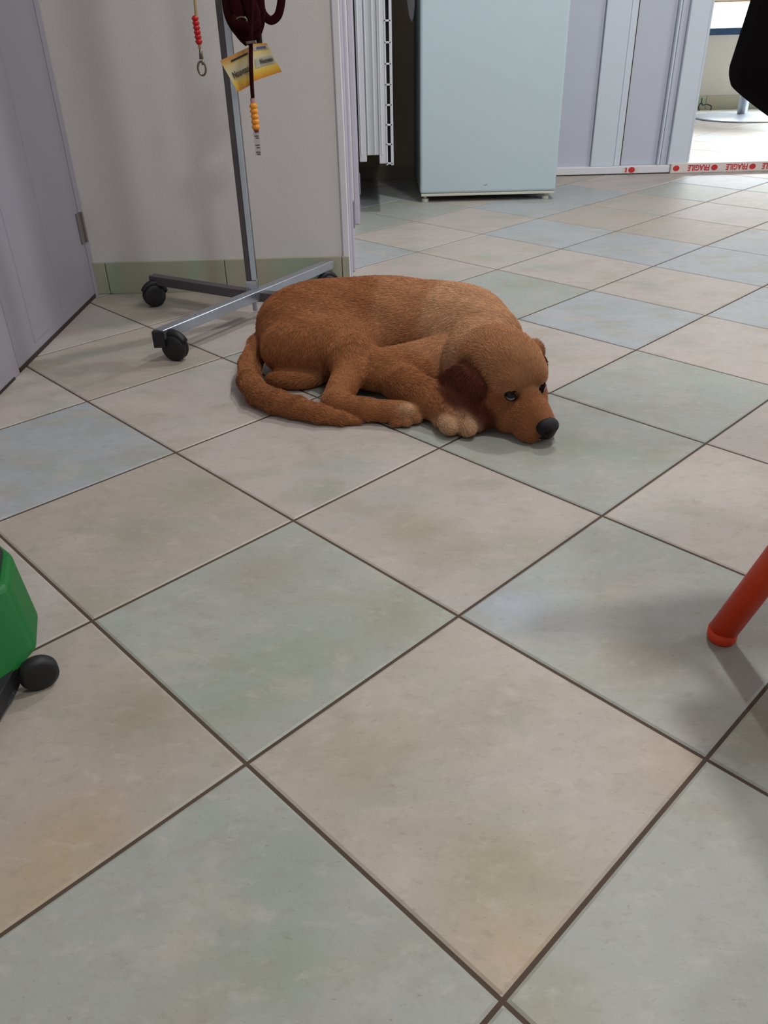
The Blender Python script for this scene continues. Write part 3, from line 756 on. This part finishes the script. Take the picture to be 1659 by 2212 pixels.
# ------------------------------------------------------------------ the puppy: one continuous body grown from an implicit surface
def rot_axes(yaw, pitch, roll):
    cy, sy, cp, sp, cr, sr = math.cos(yaw), math.sin(yaw), math.cos(pitch), math.sin(pitch), math.cos(roll), math.sin(roll)
    f = np.array([cy * cp, sy * cp, -sp]); l = np.array([-sy, cy, 0.0]); u = np.cross(f, l)
    return np.stack([f, l * cr + u * sr, -l * sr + u * cr], 1)
HS = 1.22
HO = np.array([0.2340, 1.3790, 0.0893]); HR = rot_axes(math.radians(-62.3), math.radians(19.5), math.radians(1.2))
def hd(x, y, z): return HR @ (np.array([x, y, z]) * HS) + HO
def A_(px, py, z): return np.array(at(px, py, z))
PR = []       # primitives: kind, data, smooth radius, colour, flow direction, mode
RED, GOLD, PALE, DARK, PAD, BUFF = (162, 106, 68), (182, 130, 92), (206, 166, 132), (92, 44, 28), (34, 26, 24), (200, 156, 120)
def ell(c, r, k=.02, col=RED, flow=(-1, 0, -.3), R=None, sub=False):
    PR.append(('e', np.array(c, float), np.array(r, float), np.eye(3) if R is None else np.array(R), k, col, flow, sub))
def cap(a, b, ra, rb, k=.012, col=RED, flow=None, sub=False):
    a, b = np.array(a, float), np.array(b, float)
    PR.append(('c', a, b, (ra, rb), k, col, tuple(b - a) if flow is None else flow, sub))
def axes(ex, ey):
    ex = np.array(ex, float); ex /= np.linalg.norm(ex); ey = np.array(ey, float); ey -= ex * ex.dot(ey); ey /= np.linalg.norm(ey)
    return np.stack([ex, ey, np.cross(ex, ey)], 1)
# trunk
ell(A_(655, 706, .086), (.100, .095, .086), .03, RED)
ell(A_(770, 694, .088), (.12, .100, .090), .07, RED)
ell(A_(890, 698, .088), (.12, .100, .090), .07, GOLD)
ell(A_(1000, 712, .088), (.100, .097, .090), .06, BUFF)
ell(A_(1060, 748, .086), (.066, .078, .076), .05, BUFF)
cap(A_(1036, 776, .076), hd(-.035, 0, .0), .072, .056, .022, BUFF, (-.5, .6, -.2))
ell(A_(870, 800, .045), (.11, .055, .045), .02, RED)
# near thigh, shin, hind foot
ell(A_(684, 758, .068), (.112, .048, .068), .055, RED, (-.45, -.2, -.9), R=axes((1, -.05, 0), (0, 1, .25)))
cap(A_(752, 768, .072), A_(758, 800, .052), .045, .036, .014, RED, (.1, -.2, -1))
cap(A_(758, 800, .052), A_(724, 866, .026), .032, .026, .010, RED, (-.3, -.2, -1))
cap(A_(724, 872, .024), A_(790, 885, .022), .0240, .0210, .010, RED)
cap(A_(790, 885, .022), A_(860, 890, .022), .0210, .0210, .010, RED)
ell(A_(872, 892, .022), (.028, .022, .019), .008, GOLD, (1, 0, 0))
for px, py, z, r, c in ((897, 884, .020, .0125, PALE), (896, 903, .013, .0115, GOLD), (876, 886, .032, .011, PALE), (876, 910, .012, .0105, GOLD), (856, 911, .011, .011, RED)):
    ell(A_(px, py, z), (r * 1.25, r, r), .003, c, (1, -.2, 0))
# belly fold and far hind foot behind the shin
ell(A_(640, 815, .022), (.06, .030, .022), .012, RED)
# tail curled round the rump
TL = [(583, 712, .080, .020), (560, 745, .058, .0235), (541, 785, .036, .0235), (538, 822, .026, .0235), (556, 850, .024, .0235), (597, 868, .023, .0235), (640, 880, .021, .0215), (690, 894, .018, .0180), (735, 904, .013, .0125), (772, 909, .008, .0070)]
for (x0, y0, z0, r0), (x1, y1, z1, r1) in zip(TL[:-1], TL[1:]):
    cap(A_(x0, y0, z0), A_(x1, y1, z1), r0, r1, .006, RED)
# folded foreleg
cap(A_(985, 768, .066), A_(858, 792, .048), .048, .040, .010, GOLD, (-.2, -.2, -1))
cap(A_(850, 815, .038), A_(915, 858, .036), .038, .035, .008, RED, (1, -.5, -.3))
cap(A_(915, 858, .036), A_(975, 898, .026), .035, .025, .010, RED, (1, -1, -.2))
ell(A_(990, 904, .024), (.034, .030, .023), .006, BUFF, (.6, -1, 0), R=axes((.5, -1, 0), (1, .5, 0)))
for px, py, z, r, ln in ((968, 916, .020, .0180, 1.6), (1008, 920, .019, .0165, 1.6), (1029, 913, .018, .0145, 1.5), (947, 906, .016, .012, 1.3)):
    ell(A_(px, py, z), (r * ln, r, r * 1.0), .005, PALE, (.6, -1, 0), R=axes((.35, -1, 0), (1, .35, 0)))
# chest beside the paw
ell(A_(935, 862, .03), (.05, .035, .03), .01, RED)
# head
e_ = lambda c, r, k, col, fl=(-1, 0, 0): ell(hd(*c), np.array(r) * HS, k, col, tuple(HR @ np.array(fl, float)), R=HR)
e_((-.006, 0, .014), (.058, .052, .049), .02, GOLD)
e_((-.040, 0, .002), (.045, .050, .044), .03, GOLD)
for s in (-1, 1):
    e_((.026, s * .022, .020), (.024, .020, .021), .012, GOLD)           # brow
    e_((.014, s * .032, -.020), (.040, .024, .030), .014, RED)           # cheek
    e_((.038, s * .027, -.034), (.036, .021, .024), .012, RED)           # jowl
    e_((.076, s * .0155, -.028), (.035, .0175, .0215), .008, RED, (-1, 0, -.3))    # flews
e_((.056, 0, -.014), (.044, .029, .026), .014, RED)
cap(hd(.050, 0, -.008), hd(.096, 0, -.012), .022 * HS, .0170 * HS, .010, RED, tuple(HR @ np.array([-1, 0, 0])))
cap(hd(.030, 0, -.036), hd(.092, 0, -.041), .016 * HS, .0085 * HS, .005, PALE, tuple(HR @ np.array([-1, 0, -.2])))
# eye sockets
for s in (-1, 1): ell(hd(.0515, s * .0275, .008), np.array([.009, .0095, .0075]) * HS, .006, PAD, R=HR, sub=True)
# ears
fE = tuple(HR @ np.array([.15, -.1, -1]))
ell(hd(-.012, -.056, -.006), np.array([.032, .013, .022]) * HS, .006, DARK, fE, R=HR @ rot_axes(0, 0, -.35))
ell(hd(-.020, -.071, -.038), np.array([.044, .0130, .048]) * HS, .016, DARK, fE, R=HR @ rot_axes(0, .20, -.18))
ell(hd(-.006, -.083, -.064), np.array([.038, .0110, .036]) * HS, .024, DARK, fE, R=HR @ rot_axes(0, .3, -.05))
cap(hd(.004, -.086, -.060), A_(1054, 906, .026), .020, .015, .010, DARK, fE)
cap(hd(.004, -.066, -.030), A_(1056, 892, .034), .018, .018, .010, DARK, fE)
ell(hd(-.014, .052, .022), np.array([.018, .012, .018]) * HS, .008, RED, tuple(HR @ np.array([0, .5, -1])), R=HR)
ell(hd(-.012, .062, -.018), np.array([.030, .009, .040]) * HS, .005, DARK, tuple(HR @ np.array([0, .1, -1])), R=HR)

def prim_d(p, X):
    if p[0] == 'e':
        Y = (X - p[1]) @ p[3]; r = p[2]
        k0 = np.sqrt(((Y / r) ** 2).sum(-1)); k1 = np.sqrt(((Y / (r * r)) ** 2).sum(-1))
        return k0 * (k0 - 1) / np.maximum(k1, 1e-6)
    a, b, (ra, rb) = p[1], p[2], p[3]; ab = b - a
    t = np.clip(((X - a) @ ab) / ab.dot(ab), 0, 1)
    return np.sqrt(((X - a - t[..., None] * ab) ** 2).sum(-1)) - (ra + (rb - ra) * t)
def field(X):
    d = None
    for p in PR:
        q = prim_d(p, X); k = p[4]
        if d is None: d = q; continue
        if p[7]:
            h = np.maximum(k - np.abs(-q - d), 0) / k; d = np.maximum(d, -q) + h * h * k * .25
        else:
            h = np.maximum(k - np.abs(q - d), 0) / k; d = np.minimum(d, q) - h * h * k * .25
    k = .004; q = .0012 - X[..., 2]
    h = np.maximum(k - np.abs(q - d), 0) / k
    return np.maximum(d, q) + h * h * k * .25
def surface_nets(lo, hi, step):
    n = [int((hi[i] - lo[i]) / step) + 1 for i in range(3)]
    ax = [lo[i] + step * np.arange(n[i]) for i in range(3)]
    D = np.empty(n)
    for i in range(0, n[0], 16):
        X = np.stack(np.meshgrid(ax[0][i:i + 16], ax[1], ax[2], indexing='ij'), -1); D[i:i + 16] = field(X)
    S = D < 0
    cnt = np.zeros([k - 1 for k in n], int); acc = np.zeros([k - 1 for k in n] + [3])
    cs = [(a, b, c) for a in (0, 1) for b in (0, 1) for c in (0, 1)]
    sl = lambda o: tuple(slice(o[i], n[i] - 1 + o[i]) for i in range(3))
    for a in cs:
        for ax_ in range(3):
            if a[ax_]: continue
            b = list(a); b[ax_] = 1; b = tuple(b)
            da, db = D[sl(a)], D[sl(b)]; m_ = S[sl(a)] != S[sl(b)]
            t = np.where(m_, da / np.where(m_, da - db, 1), 0)
            for k in range(3):
                acc[..., k] += np.where(m_, a[k] + (t if k == ax_ else 0), 0)
            cnt += m_
    act = cnt > 0; idx = -np.ones(act.shape, int); idx[act] = np.arange(act.sum())
    V = (np.argwhere(act) + acc[act] / cnt[act][:, None]) * step + np.array(lo)
    F = []
    for ax_ in range(3):
        u, v = [k for k in range(3) if k != ax_]
        o = [0, 0, 0]; o[ax_] = 1
        a = S[tuple(slice(1 if k != ax_ else 0, n[k] - 1) for k in range(3))]
        b = S[tuple(slice(1, n[k] - 1) if k != ax_ else slice(1, n[k]) for k in range(3))]
        e = np.argwhere(a != b)
        s = a[tuple(e.T)]
        e = e.copy(); e[:, u] += 1; e[:, v] += 1
        q4 = []
        for du, dv in ((-1, -1), (0, -1), (0, 0), (-1, 0)):
            f = e.copy(); f[:, u] += du; f[:, v] += dv; q4.append(idx[tuple(f.T)])
        Q = np.stack(q4, 1); fl = s if ax_ != 1 else ~s
        Q[~fl] = Q[~fl][:, ::-1]; F.append(Q)
    return V, np.concatenate(F)
def grad(X, h=.0008):
    g = np.stack([field(X + h * np.eye(3)[i]) - field(X - h * np.eye(3)[i]) for i in range(3)], -1)
    return g / np.maximum(np.linalg.norm(g, axis=-1, keepdims=True), 1e-9)
def blend(X, tau, what):
    ws = []; vs = []
    for p in PR:
        if p[7]: continue
        ws.append(np.exp(-np.maximum(prim_d(p, X) + .002, 0) / tau) * (3.0 if p[5] == DARK else 1.0))
        if what == 'col': vs.append(lin3(p[5]))
        else:
            f = np.array(p[6], float); vs.append(f / np.linalg.norm(f))
    W_ = np.stack(ws, -1) ** 2 + 1e-12
    return (W_ @ np.array(vs)) / W_.sum(-1, keepdims=True)

dog = empty('puppy', (0.0, 1.58, 0), 'golden red puppy lying curled on the tiles with its chin on the floor', 'dog')
V, F = surface_nets((-.42, 1.17, -.006), (.40, 1.86, .215), .0042)
for _ in range(2):
    dV = field(V); V = V - grad(V) * np.clip(dV, -.003, .003)[:, None]
COLV = blend(V, .006, 'col')
# dark marks: paw pads, a dark patch in the belly fold, pale lip line
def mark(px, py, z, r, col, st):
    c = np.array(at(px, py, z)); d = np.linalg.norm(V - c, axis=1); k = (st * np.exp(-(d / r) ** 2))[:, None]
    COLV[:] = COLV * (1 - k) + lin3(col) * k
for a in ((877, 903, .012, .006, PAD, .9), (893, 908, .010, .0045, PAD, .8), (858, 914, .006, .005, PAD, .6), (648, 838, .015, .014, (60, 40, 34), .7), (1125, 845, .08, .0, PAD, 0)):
    if a[3] > 0: mark(*a)
me = bpy.data.meshes.new('body'); me.from_pydata(V.tolist(), [], F.tolist()); smooth(me)
ca = me.color_attributes.new('coat', 'FLOAT_COLOR', 'POINT')
ca.data.foreach_set('color', np.concatenate([COLV, np.ones((len(V), 1))], 1).astype(np.float32).ravel())
q = NT('puppy_coat_skin'); a = q.n('ShaderNodeAttribute', attribute_name='coat')
hsv = q.n('ShaderNodeHueSaturation'); hsv.inputs['Value'].default_value = .62; q.l(a.outputs['Color'], hsv.inputs['Color'])
q.l(hsv.outputs[0], q.b.inputs['Base Color']); q.set(Roughness=.85); q.b.inputs['Specular IOR Level'].default_value = .15
me.materials.append(q.m)
body = bpy.data.objects.new('body', me); link(body, dog); body.matrix_parent_inverse = pw(dog).inverted()

# eyes, nose
M_eye = mat('dark_brown_eye', srgb(12, 7, 7), .10, var=.1, spec=.35)
M_eyew = mat('eye_white', srgb(150, 150, 165), .15, var=.05)
M_nose = mat('black_nose_leather', srgb(11, 11, 14), .5, var=.2, scale=200, bump=.5, bscale=900, spec=.3)
M_lid = mat('dark_eyelid', srgb(44, 24, 17), .85, spec=.1)
for s in (-1, 1):
    bm = bmesh.new(); C0 = hd(.0455, s * .0262, .0078)
    bmesh.ops.create_icosphere(bm, subdivisions=4, radius=.0086 * HS, matrix=Matrix.Translation(Vector(C0)))
    eye = obj('eye', bm, [M_eye, M_eyew], dog, sm=True)
    dn = HR @ np.array([.55, s * .62, -.55]); dn /= np.linalg.norm(dn)
    gaze = Vector((-.30, -.70, 1.0)).normalized()
    for p in eye.data.polygons:
        d_ = (Vector(p.center) - Vector(C0)).normalized()
        if d_.dot(gaze) < .24: p.material_index = 1
    bm = bmesh.new()
    ee = HR @ np.array([.62, s * .78, .02]); ee /= np.linalg.norm(ee); a1 = np.cross(ee, HR[:, 2]); a1 /= np.linalg.norm(a1); a2 = np.cross(a1, ee)
    tube(bm, [Vector(C0 + ee * .0048 + a1 * math.cos(t) * .0098 + a2 * math.sin(t) * .0086) for t in np.linspace(0, 2 * PI, 25)[:-1]], .0021, 8, closed=True)
    obj('eyelid', bm, M_lid, eye, sm=True)
PRn = PR; PR = []
e_((.109, 0, -.0080), (.0130, .0180, .0130), .006, PAD)
e_((.113, 0, -.0160), (.009, .010, .0110), .005, PAD)
for s in (-1, 1): ell(hd(.1215, s * .0085, -.0090), np.array([.006, .0036, .0034]) * HS, .003, PAD, R=HR, sub=True)
nv, nf = surface_nets(tuple(hd(.108, 0, -.008) - .035), tuple(hd(.108, 0, -.008) + .035), .0016)
PR = PRn
nm = bpy.data.meshes.new('nose'); nm.from_pydata(nv.tolist(), [], nf.tolist()); smooth(nm); nm.materials.append(M_nose)
no = bpy.data.objects.new('nose', nm); link(no, dog); no.matrix_parent_inverse = pw(dog).inverted()
bm = bmesh.new()
tube(bm, bez([hd(.108, -.003, -.0345), hd(.098, -.012, -.0375), hd(.082, -.020, -.040), hd(.066, -.024, -.040)]), .0014, 8)
lp = obj('lip_line', bm, mat('pale_lip', srgb(170, 150, 150), .3), dog, sm=True)

# coat hair
def make_fur(count, seed, name):
    rs = np.random.default_rng(seed)
    Q = F; v0, v1, v2, v3 = V[Q[:, 0]], V[Q[:, 1]], V[Q[:, 2]], V[Q[:, 3]]
    ar = np.linalg.norm(np.cross(v2 - v0, v3 - v1), axis=1) * .5
    zc = (v0 + v2)[:, 2] / 2; ar = np.where(zc < .004, 0, ar)
    f = rs.choice(len(Q), count, p=ar / ar.sum()); a = rs.random((count, 1)); b = rs.random((count, 1))
    R = (v0[f] * (1 - a) + v1[f] * a) * (1 - b) + (v3[f] * (1 - a) + v2[f] * a) * b
    N = grad(R); fl = blend(R, .012, 'flow')
    hh = (R - HO) @ HR / HS                       # head coordinates
    col = blend(R, .006, 'col')
    # keep hair off eyes and nose
    keep = np.ones(count, bool)
    for s in (-1, 1):
        keep &= np.linalg.norm((hh - np.array([.049, s * .028, .0078])) / np.array([1, 1, .9]), axis=1) > .0118
    keep &= ~((hh[:, 0] > .094) & (np.abs(hh[:, 1]) < .019) & (hh[:, 2] > -.022))
    R, N, fl, hh, col = R[keep], N[keep], fl[keep], hh[keep], col[keep]; n = len(R)
    L = np.full(n, .0125)
    inhead = (np.linalg.norm(hh, axis=1) < .075) | ((hh[:, 0] > 0) & (hh[:, 0] < .14) & (np.abs(hh[:, 1]) < .05) & (np.abs(hh[:, 2]) < .07))
    face = np.clip((hh[:, 0] + .02) / .07, 0, 1)
    L = np.where(inhead, .0110 * (1 - face) + .0052 * face, L)
    paw = (R[:, 2] < .045) & ((np.linalg.norm(R[:, :2] - np.array(at(1000, 912, .02))[:2], axis=1) < .055) | (np.linalg.norm(R[:, :2] - np.array(at(880, 895, .02))[:2], axis=1) < .045))
    L = np.where(paw, .0055, L)
    sh = prim_shank(R); L = np.where(sh, .0075, L)
    T = fl - N * (fl * N).sum(1, keepdims=True); T /= np.maximum(np.linalg.norm(T, axis=1, keepdims=True), 1e-6)
    # clumped waviness
    wv = np.sin(R @ np.array([61., 83., 47.]) + 1.7) * .5 + np.sin(R @ np.array([-140., 95., 120.])) * .35
    B_ = np.cross(N, T)
    T = T + B_ * (wv * .35 + rs.normal(0, .16, n))[:, None]; T /= np.linalg.norm(T, axis=1, keepdims=True)
    lift = (.30 + rs.normal(0, .10, n))[:, None]
    L = (L * rs.uniform(.7, 1.15, n))[:, None]
    K = 5; P = np.empty((n, K, 3)); P[:, 0] = R - N * np.minimum(.0012, L * .08)
    for k in range(1, K):
        t = k / (K - 1); up = lift * (1 - .55 * t)
        d = T * np.sqrt(np.maximum(1 - up ** 2, 0)) + N * up; d[:, 2] -= .10 * t
        P[:, k] = P[:, k - 1] + d * L / (K - 1)
    P[:, :, 2] = np.maximum(P[:, :, 2], .0006)
    hc = bpy.data.hair_curves.new(name); hc.add_curves([K] * n)
    hc.attributes['position'].data.foreach_set('vector', P.astype(np.float32).ravel())
    rad = np.tile(np.array([.00034, .00034, .00029, .0002, .00006], np.float32), n)
    ra = hc.attributes.get('radius') or hc.attributes.new('radius', 'FLOAT', 'POINT')
    ra.data.foreach_set('value', rad)
    tone = np.clip(rs.normal(1.10, .13, n) + wv * .10, .5, 1.5)[:, None]
    c4 = np.concatenate([col * tone, np.ones((n, 1))], 1).astype(np.float32)
    ca = hc.attributes.new('strand', 'FLOAT_COLOR', 'CURVE'); ca.data.foreach_set('color', c4.ravel())
    q = NT('puppy_hair'); at2 = q.n('ShaderNodeAttribute', attribute_name='strand')
    q.l(at2.outputs['Color'], q.b.inputs['Base Color']); q.set(Roughness=.62); q.b.inputs['Specular IOR Level'].default_value = .22
    hc.materials.append(q.m)
    o = bpy.data.objects.new(name, hc); link(o, dog); o.matrix_parent_inverse = pw(dog).inverted()
    return o
def prim_shank(R):
    out = np.zeros(len(R), bool)
    for a_, b_, r in ((A_(758, 800, .052), A_(722, 868, .026), .04), (A_(722, 872, .024), A_(860, 890, .022), .03)):
        ab = b_ - a_; t = np.clip(((R - a_) @ ab) / ab.dot(ab), 0, 1); out |= np.linalg.norm(R - a_ - t[:, None] * ab, axis=1) < r
    return out
FUR_N = 150000
if FUR_N: make_fur(FUR_N, 5, 'fur')
